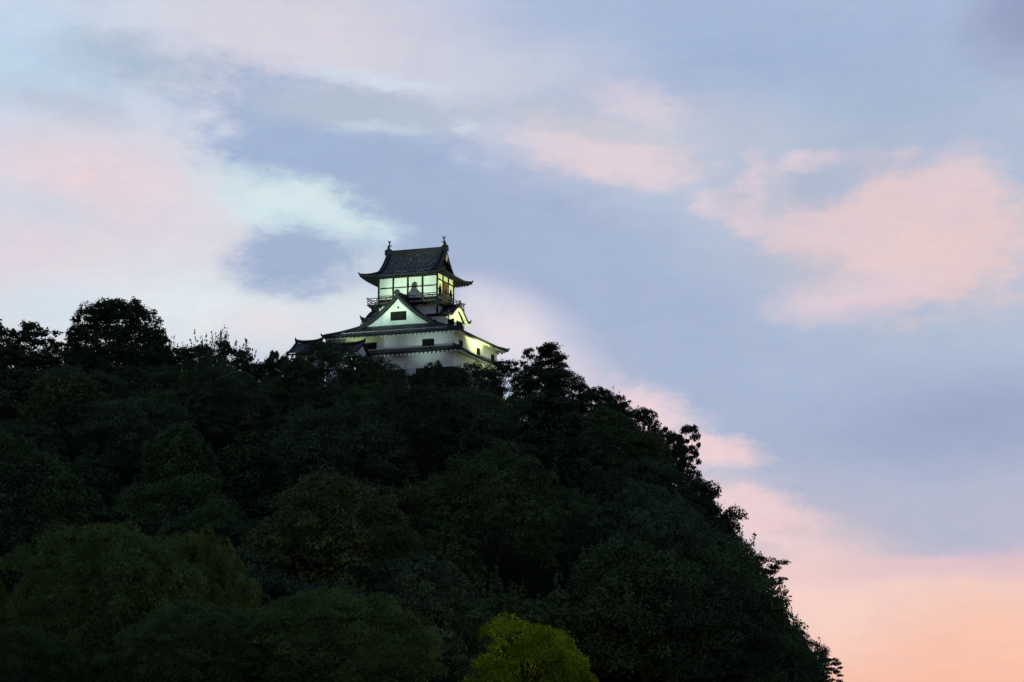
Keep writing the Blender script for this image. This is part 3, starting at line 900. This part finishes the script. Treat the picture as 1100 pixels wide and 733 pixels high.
def leaf_mesh(name, P, N, size, mat, aspect=.55):
    """many small folded leaf faces at points P facing roughly along N"""
    n = len(P)
    N = N + rng.normal(0, .55, (n, 3)); N /= np.linalg.norm(N, axis=1)[:, None]
    T = rng.normal(0, 1, (n, 3)); T[:, 2] -= .3
    T -= N * (T * N).sum(1)[:, None]; T /= np.linalg.norm(T, axis=1)[:, None]
    B = np.cross(N, T)
    s = size * rng.uniform(.6, 1.35, n)[:, None]
    v = np.empty((n, 4, 3))
    v[:, 0] = P - T * s * .5
    v[:, 1] = P + B * s * aspect * .5 - N * s * .1
    v[:, 2] = P + T * s * .55 - N * s * .12
    v[:, 3] = P - B * s * aspect * .5 - N * s * .1
    me = bpy.data.meshes.new(name)
    me.vertices.add(4 * n); me.vertices.foreach_set('co', v.reshape(-1).astype(np.float32))
    me.loops.add(4 * n); me.loops.foreach_set('vertex_index', np.arange(4 * n, dtype=np.int32))
    me.polygons.add(n); me.polygons.foreach_set('loop_start', np.arange(0, 4 * n, 4, dtype=np.int32))
    try: me.polygons.foreach_set('loop_total', np.full(n, 4, dtype=np.int32))
    except Exception: pass
    me.update(calc_edges=True); me.materials.append(mat)
    return me


def unit(n):
    d = rng.normal(0, 1, (n, 3)); return d / np.linalg.norm(d, axis=1)[:, None]


def trunk_mesh(name, h, r, lobes, bend=.4):
    mb = MB()
    pts = [Vector((bend * math.sin(i * .9) * i / 5, bend * math.cos(i * 1.3) * i / 5 - bend * i / 8, h * i / 5)) for i in range(6)]
    mb.tube(pts, [r * (1.25 if i == 0 else 1 - .12 * i) for i in range(6)], 8)
    for c in lobes:
        c = Vector(c); k = min(5, max(1, int(5 * min(.95, c.z / h * .55)))); a = pts[k]
        m = (a + c) / 2 + Vector((0, 0, -.08 * (c - a).length)) + Vector(rng.normal(0, .05, 3)) * (c - a).length
        mb.tube([a, m, a + (c - a) * .92], [r * .42, r * .26, r * .07], 5)
    me = bpy.data.meshes.new(name); me.from_pydata(mb.v, [], mb.f); bmfix(me); me.materials.append(M_BARK)
    return me


def crown(kind, H, W, n, size, seed):
    """returns lobes (centres), leaf points and normals of a crown for a tree H tall and W wide"""
    global rng
    rng = np.random.default_rng(seed)
    L, Pn, Nn = [], [], []
    if kind in ('broad', 'dome', 'soft', 'spiky', 'puffy'):
        cz, hz = H * .5, H * .5
        amp = {'broad': rng.uniform(.75, 1.2), 'dome': .28, 'soft': .8, 'spiky': .6, 'puffy': .75}[kind]
        fr = [(rng.normal(0, 1, 3), rng.uniform(0, 6.28), f, a) for f, a in [(1.6, .12)] * 3 + [(3.4, .10)] * 4 + [(7, .05)] * 3]

        def rad(d):
            r_ = np.zeros(len(d))
            for w, ph, f, a in fr: r_ += a * (np.abs(np.sin((d @ (w / np.linalg.norm(w))) * f + ph)) - .63)
            return 1 + amp * r_
        npf = {'broad': 190, 'dome': 560, 'soft': 420, 'spiky': 110, 'puffy': 85}[kind]
        lo_r, hi_r = {'broad': (.09, .21), 'dome': (.05, .12), 'soft': (.055, .15), 'spiky': (.08, .17), 'puffy': (.15, .3)}[kind]
        d = unit(npf * 2); d = d[d[:, 2] > -.7][:npf]
        dep = np.abs(rng.normal(0, .1 if kind != 'dome' else .16, len(d)))
        c = d * (rad(d) * .92 - dep)[:, None]
        if kind == 'dome': cz, hz = H * .38, H * .62; c[:, 2] = np.maximum(c[:, 2], -.6)
        if kind == 'spiky': c[:, 2] *= .8
        c = np.stack([c[:, 0] * W / 2, c[:, 1] * W / 2, cz + c[:, 2] * hz], 1)
        lr = W / 2 * (lo_r + (hi_r - lo_r) * rng.uniform(0, 1, len(d)) ** 1.8)
        share = lr ** 2 / (lr ** 2).sum()
        for k in range(len(d)):
            m = max(12, int(n * .86 * share[k])); q = unit(m)
            if kind != 'dome': q[:, 2] = np.where(q[:, 2] < -.15, -q[:, 2] * .8, q[:, 2])
            ax_ = np.array([1.15, 1.15, .62 if kind != 'dome' else .95]) * rng.uniform(.8, 1.2, 3)
            rr_ = (1 - np.abs(rng.normal(0, .22, m)))[:, None]
            out = d[k] * np.array([1, 1, 0]) * lr[k] * .5
            drop = np.array([0, 0, -1]) * (np.abs(q[:, :2]).sum(1) ** 2 * .22 * lr[k])[:, None]
            Pn.append(c[k] + out * rng.uniform(0, 1, m)[:, None] * .6 + q * lr[k] * ax_ * rr_ + drop); Nn.append(q * np.array([1, 1, 1.1]) + np.array([0, 0, .35]))
        m = int(n * .16); q = unit(m); q = q[q[:, 2] > -.8]   # loose leaves filling the inside
        pr = q * (rad(q) * .9 - np.minimum(rng.exponential(.15, len(q)), .85))[:, None]
        if kind == 'spiky': pr[:, 2] *= .8
        Pn.append(np.stack([pr[:, 0] * W / 2, pr[:, 1] * W / 2, cz + pr[:, 2] * hz], 1)); Nn.append(q + np.array([0, 0, .4]))
        for d_ in unit(26):
            L.append(np.array([d_[0] * W * .34, d_[1] * W * .34, cz + abs(d_[2]) * hz * .7]))
        for k in range({'spiky': 34, 'broad': 16, 'dome': 0, 'soft': 0, 'puffy': 0}[kind]):   # twigs standing out of the outline
            d_ = unit(1)[0]; d_[2] = abs(d_[2]) + .15; d_ /= np.linalg.norm(d_)
            r_ = rad(d_[None])[0] * (.8 if kind == 'spiky' else .95)
            b0 = np.array([d_[0] * W / 2 * r_, d_[1] * W / 2 * r_, cz + d_[2] * hz * r_]); b1 = b0 + (d_ * .5 + np.array([0, 0, 1])) * H * rng.uniform(.04, .12) * (1.5 if kind == 'spiky' else .7)
            m = 26; t = rng.uniform(-.5, 1, m)
            Pn.append(b0 + (b1 - b0) * t[:, None] + rng.normal(0, .014 * W, (m, 3)) * (1.1 - t)[:, None]); Nn.append(unit(m))
    elif kind == 'airy':
        nl = 120
        for i in range(nl):
            t = rng.uniform(.12, 1); a = rng.uniform(0, 2 * PI); w = W / 2 * math.sqrt(max(.05, 1 - ((t - .52) / .56) ** 2)) * math.sqrt(rng.uniform(.02, 1)) * (1 + .18 * math.sin(3 * a + seed))
            c = np.array([math.cos(a) * w, math.sin(a) * w, H * t * .98 - .2]); L.append(c)
            lr = W * rng.uniform(.045, .1); m = int(n / nl)
            q = unit(m); Pn.append(c + q * (lr * rng.uniform(.1, 1.25, m))[:, None] * np.array([1.2, 1.2, .65])); Nn.append(q + np.array([0, 0, .5]))
    elif kind == 'layered':
        nl = 120
        for i in range(nl):
            t = rng.uniform(.2, 1); a = rng.uniform(0, 2 * PI); w = W / 2 * (1.1 - t) ** .6 * 1.15 * math.sqrt(rng.uniform(.02, 1)) * (1 + .22 * math.sin(2 * a + t * 9))
            c = np.array([math.cos(a) * w, math.sin(a) * w, H * t - .2]); L.append(c)
            lr = W * rng.uniform(.05, .105); m = int(n / nl)
            q = unit(m); Pn.append(c + q * (lr * rng.uniform(.1, 1.25, m))[:, None] * np.array([1.35, 1.35, .5])); Nn.append(q * .5 + np.array([0, 0, 1]))
    elif kind == 'leaning':                            # branches reaching out over the drop, to +x
        nl = 40
        for i in range(nl):
            t = (i + .5) / nl; lay = i % 4
            lay = rng.uniform(0, 3); c = np.array([W * (-.45 + .95 * rng.uniform(0, 1)), rng.uniform(-.25, .25) * W, H * (.35 + .19 * lay) + rng.uniform(-.2, .2)]); L.append(c)
            m = int(n / nl); q = unit(m); lr = W * rng.uniform(.05, .11)
            Pn.append(c + q * (lr * rng.uniform(.1, 1, m) ** .5)[:, None] * np.array([1.35, 1.1, .42])); Nn.append(q * .5 + np.array([0, 0, 1]))
    return L, np.concatenate(Pn), np.concatenate(Nn)


PROTO = {}


def proto(key, kind, H, W, n, size, seed, trunk_r, mat=None, th=.62):
    L, Pn, Nn = crown(kind, H, W, n, size, seed)
    cm = leaf_mesh('crown', Pn, Nn, size, mat or M_LEAF)
    sel = L if len(L) <= 24 else [L[i] for i in rng.choice(len(L), 24, replace=False)]
    tm = trunk_mesh('trunk', H * th, trunk_r, sel)
    PROTO[key] = (tm, cm, H, W)


for i in range(8): proto('broad%d' % i, 'broad', 10.0 + (i % 3) * .8, 11.5 - (i % 2) * 1.6, 34000, .215, 20 + i, .26)
for i in range(3): proto('round%d' % i, 'dome', 9.0, 8.5, 17000, .29, 40 + i, .22)
for i in range(2): proto('airy%d' % i, 'airy', 9.5, 8.0, 8500, .36, 50 + i, .18)
proto('layered0', 'layered', 10.0, 8.5, 13000, .32, 61, .2, th=.9)
proto('layered1', 'layered', 10.0, 7.0, 9500, .30, 62, .2, th=.9)
proto('spiky0', 'spiky', 7.0, 9.0, 12000, .25, 70, .14, th=.4)
proto('spiky1', 'spiky', 7.0, 6.0, 8500, .25, 71, .12, th=.4)
proto('leaning0', 'leaning', 6.0, 7.0, 3600, .36, 80, .15, th=.8)
proto('leaning1', 'leaning', 7.0, 8.0, 5600, .27, 81, .14, th=.8)
proto('bigdome', 'dome', 13.0, 14.0, 46000, .34, 90, .42)
proto('soft0', 'soft', 13.0, 16.0, 70000, .21, 100, .38, M_LEAF_THIN)
proto('soft1', 'soft', 11.5, 15.0, 64000, .21, 101, .36, M_LEAF_THIN)
M_LEAF_GLOW = leaf_material('bright_leaves', .5)
proto('yellow', 'puffy', 7.0, 7.6, 30000, .17, 105, .2, M_LEAF_GLOW)

TREE_LIST = []
BLUE, GREEN, OLIVE, DEEP = (.062, .092, .054), (.066, .100, .044), (.080, .100, .040), (.044, .064, .037)


def tree(key, loc, scale, rz, col, name='tree', label=None, group=None, sx=1.0, cat='tree'):
    tm, cm, H, W = PROTO[key]
    o = empty(name, loc, rz); o.scale = (scale * sx, scale * sx, scale)
    t = bpy.data.objects.new('trunk', tm); C.objects.link(t); t.parent = o
    c = bpy.data.objects.new('crown', cm); C.objects.link(c); c.parent = o; c.color = tuple(col) + (1,)
    tag(o, label, cat, group)
    return o


def tree_at(key, px, ptop, pwidth, Yd, col, name, label, group=None, sink=0.0, hmin=None, rz=None):
    """a tree whose crown top stands at the given photo pixel, rooted on the terrain at depth Yd"""
    x, y, zt = at(px, ptop, Yd)
    g = float(terrain(x, y)) - .3 if Yd > 130 else -.05
    g = min(g, zt - 2.0)
    tm, cm, H, W = PROTO[key]
    s = (zt - g) / H
    w = pwidth / FPX * math.hypot(x, Yd)
    o = tree(key, (x, y, g), s, random.uniform(0, 6.28) if rz is None else rz, col, name, label, group, sx=w / (W * s))
    TREE_LIST.append((x, y)); return o


SK = 'trees along the skyline'
# --- skyline, left to right
tree_at('airy0', -8, 342, 70, 286, DEEP, 'thin_tree', 'thin dark tree with bare twigs cut by the left edge of the photo', SK)
tree_at('airy1', 32, 346, 72, 288, DEEP, 'thin_tree', 'thin crowned dark tree with sky showing through, left of the big domed tree', SK)
tree_at('airy0', 62, 362, 46, 288, DEEP, 'thin_tree', 'small loose tree filling the notch left of the big domed tree', SK)
tree_at('bigdome', 129, 315, 118, 288, DEEP, 'domed_tree', 'largest tree on the skyline, a wide dark dome with pinholes of sky', SK)
tree_at('spiky1', 186, 368, 50, 286, DEEP, 'shrubby_tree', 'short twiggy tree tight against the right foot of the big dome', SK)
tree_at('spiky0', 233, 359, 74, 286, DEEP, 'shrubby_tree', 'wide twiggy tree with upright shoots midway between dome and castle', SK)
tree_at('round0', 282, 386, 60, 284, DEEP, 'round_tree', 'low rounded tree in the skyline dip left of the castle turret', SK)
tree_at('leaning0', 300, 371, 22, 285, DEEP, 'sapling', 'lone thin sapling poking up just left of the castle turret', SK, rz=PI)
tree_at('broad2', 150, 376, 100, 283, DEEP, 'broad_tree', 'dark bushy tree spreading in front of the foot of the big dome', SK)
tree_at('broad5', 26, 372, 96, 283, DEEP, 'broad_tree', 'dark bushy tree below the two thin trees at the left edge', SK)
tree_at('broad6', 76, 374, 60, 284, DEEP, 'broad_tree', 'bushy tree closing the gap between the loose trees and the big dome', SK)
tree_at('broad3', 208, 370, 62, 284, DEEP, 'broad_tree', 'bushy tree left of the wide twiggy tree', SK)
tree_at('spiky1', 264, 373, 50, 284, DEEP, 'shrubby_tree', 'smaller twiggy tree on the castle side of the wide twiggy tree', SK)
tree_at('broad7', 300, 384, 50, 283, DEEP, 'broad_tree', 'bushy tree around the foot of the lone sapling', SK)
tree_at('broad6', 592, 388, 84, 285, DEEP, 'broad_tree', 'dense bushy tree at the foot of the tall layered tree', SK)
tree_at('broad1', 645, 420, 70, 284, DEEP, 'broad_tree', 'bushy tree below the first rounded tree right of the layered tree', SK)
tree_at('broad4', 716, 462, 46, 285, DEEP, 'broad_tree', 'bushy tree against which the knobbly leaning tree stands', SK)
tree_at('broad5', 796, 594, 44, 285, DEEP, 'broad_tree', 'bushy tree at the root of the feathery overhanging tree', SK)
tree_at('broad0', 226, 379, 80, 247, GREEN, 'broad_tree', 'broad tree on the upper slope straight below the wide twiggy tree', SK)
# --- in front of the castle
tree_at('broad1', 357, 369, 92, 268, (.060, .085, .042), 'broad_tree', 'broad green tree hiding the castle annexes at lower left', 'trees below the castle walls')
tree_at('round1', 322, 375, 60, 272, GREEN, 'round_tree', 'rounded tree directly under the small turret roof', 'trees below the castle walls')
tree_at('broad4', 391, 377, 50, 271, (.055, .08, .043), 'broad_tree', 'narrow bush topped tree below the dark window at the castle left', 'trees below the castle walls')
tree_at('broad2', 410, 387, 72, 272, GREEN, 'broad_tree', 'bushy tree under the left half of the castle front, left of the shutter', 'trees below the castle walls')
tree_at('round2', 466, 386, 58, 276, DEEP, 'round_tree', 'compact dark tree under the right half of the castle front', 'trees below the castle walls')
tree_at('broad0', 508, 386, 66, 278, DEEP, 'broad_tree', 'dark tree below the near right corner of the castle', 'trees below the castle walls')
tree_at('airy1', 541, 386, 48, 281, DEEP, 'thin_tree', 'loose leafed tree just beyond the right eave of the castle', 'trees below the castle walls')
# --- right of the castle
tree_at('layered1', 568, 374, 30, 287, DEEP, 'layered_tree', 'small narrow tree beside the tall layered tree, nearer the castle', SK)
tree_at('layered0', 592, 368, 68, 288, DEEP, 'layered_tree', 'tall tree with layered boughs standing highest right of the castle', SK)
tree_at('round0', 640, 413, 56, 286, DEEP, 'round_tree', 'rounded tree where the skyline starts to fall right of the layered tree', SK)
tree_at('airy0', 664, 424, 34, 287, DEEP, 'thin_tree', 'small open tree on the falling skyline, second step right of the layered tree', SK)
tree_at('round1', 690, 433, 48, 286, DEEP, 'round_tree', 'dark rounded tree just left of the leaning nub tree on the right slope', SK)
tree_at('leaning0', 732, 450, 38, 287, DEEP, 'leaning_tree', 'knobbly tree leaning out from the upper right slope against pink sky', SK, rz=.1)
tree_at('airy1', 728, 478, 36, 286, DEEP, 'thin_tree', 'small ragged tree directly beneath the knobbly leaning tree', SK)
tree_at('round2', 745, 512, 44, 286, DEEP, 'round_tree', 'rounded tree on the right edge below the knobbly leaning tree', SK)
tree_at('airy0', 764, 548, 40, 286, DEEP, 'thin_tree', 'ragged tree on the right edge halfway between the two leaning trees', SK)
tree_at('round0', 782, 582, 44, 286, DEEP, 'round_tree', 'rounded tree on the right edge just above the feathery overhanging tree', SK)
tree_at('leaning1', 808, 588, 64, 286, DEEP, 'leaning_tree', 'feathery open tree overhanging the lower right slope against salmon sky', SK, rz=0)
tree_at('round1', 818, 640, 46, 286, DEEP, 'round_tree', 'rounded tree on the right edge just under the feathery overhanging tree', SK)
tree_at('round2', 842, 668, 44, 286, DEEP, 'round_tree', 'second tree below the feathery overhanging tree on the right edge', SK)
tree_at('leaning0', 880, 704, 44, 285, DEEP, 'leaning_tree', 'lowest tree on the right edge, pointing out at the bottom of the photo', SK, rz=.15)
tree_at('broad3', 862, 698, 50, 284, DEEP, 'broad_tree', 'dark tree at the bottom right end of the hill, left of the lowest one', SK)
# --- foot of the hill
FT = 'large trees at the foot of the hill'
W_OLIVE = (.105, .150, .046)
tree_at('soft0', 122, 552, 220, 132, W_OLIVE, 'spreading_tree', 'largest spreading soft green tree at the lower left of the hill', FT)
tree_at('soft1', 212, 563, 150, 137, (.108, .145, .040), 'spreading_tree', 'yellowish shoulder tree on the right of the largest lower left tree', FT)
tree_at('soft1', 350, 628, 250, 124, (.100, .145, .046), 'spreading_tree', 'wide green tree at bottom of photo left of the bright yellow tree', FT)
tree_at('soft0', 205, 640, 180, 120, (.088, .130, .046), 'spreading_tree', 'nearest low green tree at bottom between the two widest spreading trees', FT)
tree_at('soft1', -14, 608, 70, 136, (.13, .13, .025), 'spreading_tree', 'yellow green tree cut off by the lower left edge', FT)
tree_at('soft0', 30, 668, 130, 118, (.066, .096, .040), 'spreading_tree', 'dim green tree in the bottom left corner', FT)
tree_at('yellow', 565, 660, 124, 128, (.20, .26, .018), 'yellow_tree', 'small bright yellow green tree lit by a lamp at the bottom', None)

# --- the wood covering the hillside
cand = []
rr = random.Random(3)
for _ in range(26000):
    x, y = rr.uniform(-98, 56), rr.uniform(150, 284)
    h = float(terrain(x, y))
    px_ = 550 + FPX * x / y
    if h < 1.0 or (px_ > 890): continue
    c, s = math.cos(TH), math.sin(TH); dx, dy = x - CX, y - CY
    lx, ly = dx * c - dy * s, dx * s + dy * c
    if abs(lx) < 17 and ly > -21: continue
    if any((x - a) ** 2 + (y - b) ** 2 < (4.2 if b > 262 else 5) ** 2 for a, b in TREE_LIST): continue
    sp = (8.8 if y > 215 else 9.8) if px_ < 690 else 5.2
    if any((x - a) ** 2 + (y - b) ** 2 < sp * sp for a, b, *_ in cand): continue
    cand.append((x, y, h))
HILL = []
for x, y, h in cand:
    px = 550 + FPX * x / y
    if px < -70: continue
    key = rr.choices(['broad%d' % i for i in range(8)] + ['round0', 'round1', 'round2', 'layered0', 'spiky0'], [3] * 8 + [1.5] * 3 + [1.6, 1.2])[0]
    H = PROTO[key][2]; sc = rr.uniform(.8, 1.5) * (1.3 if key == 'spiky0' else 1)
    # keep the skyline where the photograph has it
    lim = max(np.interp(px + e, [a for a, b in TREETOP], [b for a, b in TREETOP]) for e in ((0,) if px < 600 else (0, 6))) + 2
    zmax = CAM_Z + y * math.tan(PITCH + math.atan((366.5 - lim) / FPX))
    sc = min(sc, (zmax - h) / H)
    if sc < .28: continue
    tone = rr.choices(['blue', 'green', 'olive', 'deep'], [3, 4, 2, 2])[0]
    col = {'blue': BLUE, 'green': GREEN, 'olive': OLIVE, 'deep': DEEP}[tone]
    kind = 'broad' if key.startswith('broad') else 'round' if key.startswith('round') else 'shrubby' if key.startswith('spiky') else 'layered'
    o = tree(key, (x, y, h - .3), sc, rr.uniform(0, 6.28), col, kind + '_tree', None, 'trees of the hillside wood', sx=(min(1.5, max(1, .85 / max(sc, .4))) if px < 690 else .85) * rr.uniform(.95, 1.15))
    topz = h + H * sc
    py = 366.5 - FPX * math.tan(math.atan2(topz - CAM_Z, y) - PITCH)
    HILL.append(dict(o=o, px=px, py=py, tone=tone, kind=kind, size=W if False else sc * PROTO[key][3]))
print('hill trees', len(HILL))
COLS = [(45, 'beneath the thin trees at the left edge'), (120, 'under the big dome, left half'), (185, 'under the big dome, right half'),
        (255, 'beneath the wide twiggy tree'), (315, 'beneath the skyline dip before the turret'), (375, 'beneath the small tiled turret'),
        (432, 'beneath the castle gable'), (490, "beneath the castle's near right corner"), (550, "beneath the castle's right flank"),
        (625, 'beneath the tall layered tree'), (680, 'beneath the first fall of the skyline'), (740, 'beneath the knobbly leaning tree'), (2000, 'by the right edge of the hill')]
ROWS = [(430, 'highest on the slope'), (470, 'high on the slope'), (515, 'above mid slope'), (560, 'at mid slope'), (605, 'below mid slope'), (655, 'low on the slope'), (3000, 'at the very bottom')]
TONE = dict(blue='greyish', green='green', olive='olive', deep='darkest')
groups = {}
for d in HILL:
    c = next(t for v, t in COLS if d['px'] < v); r_ = next(t for v, t in ROWS if d['py'] < v)
    groups.setdefault((TONE[d['tone']], d['kind'], r_, c), []).append(d)
for (t, k, r_, c), ds in groups.items():
    ds.sort(key=lambda d: d['px'])
    ex = [''] if len(ds) == 1 else ['left ', 'right '] if len(ds) == 2 else ['leftmost '] + ['inner '] * (len(ds) - 2) + ['rightmost ']
    for e, d in zip(ex, ds): d['o']['label'] = '%s%s %s tree %s %s' % (e, t, k, r_, c)


# ------------------------------------------------------------------ lamp beside the yellow tree
def street_lamp(px, Yd, h, energy, col):
    x, y, _ = at(px, 700, Yd)
    o = empty('street_lamp', (x, y, 0)); tag(o, 'street lamp hidden behind the bright yellow green tree', 'street lamp')
    mb = MB(); mb.tube([(0, 0, 0), (0, 0, .5), (0, 0, h)], [.11, .07, .05], 8); mb.build('pole', M_METAL, o)
    mb = MB(); mb.tube([(0, 0, h), (0, 0, h + .08)], [.24, .26], 10); mb.tube([(0, 0, h + .36), (0, 0, h + .5)], [.28, .05], 10)
    mb.build('lamp_head', M_METAL, o)
    mb = MB(); mb.tube([(0, 0, h + .09), (0, 0, h + .35)], [.16, .16], 10); mb.build('lamp_globe', emission('lamp_glow', (1, .85, .5), .8), o)
    ld = bpy.data.lights.new('lamp', 'POINT'); ld.energy = energy; ld.color = col; ld.shadow_soft_size = .3
    lo = bpy.data.objects.new('lamp_light', ld); C.objects.link(lo); lo.parent = o; lo.location = (0, 0, h + .75)


street_lamp(588, 138.5, 4.2, 1700, (1, .92, .55))
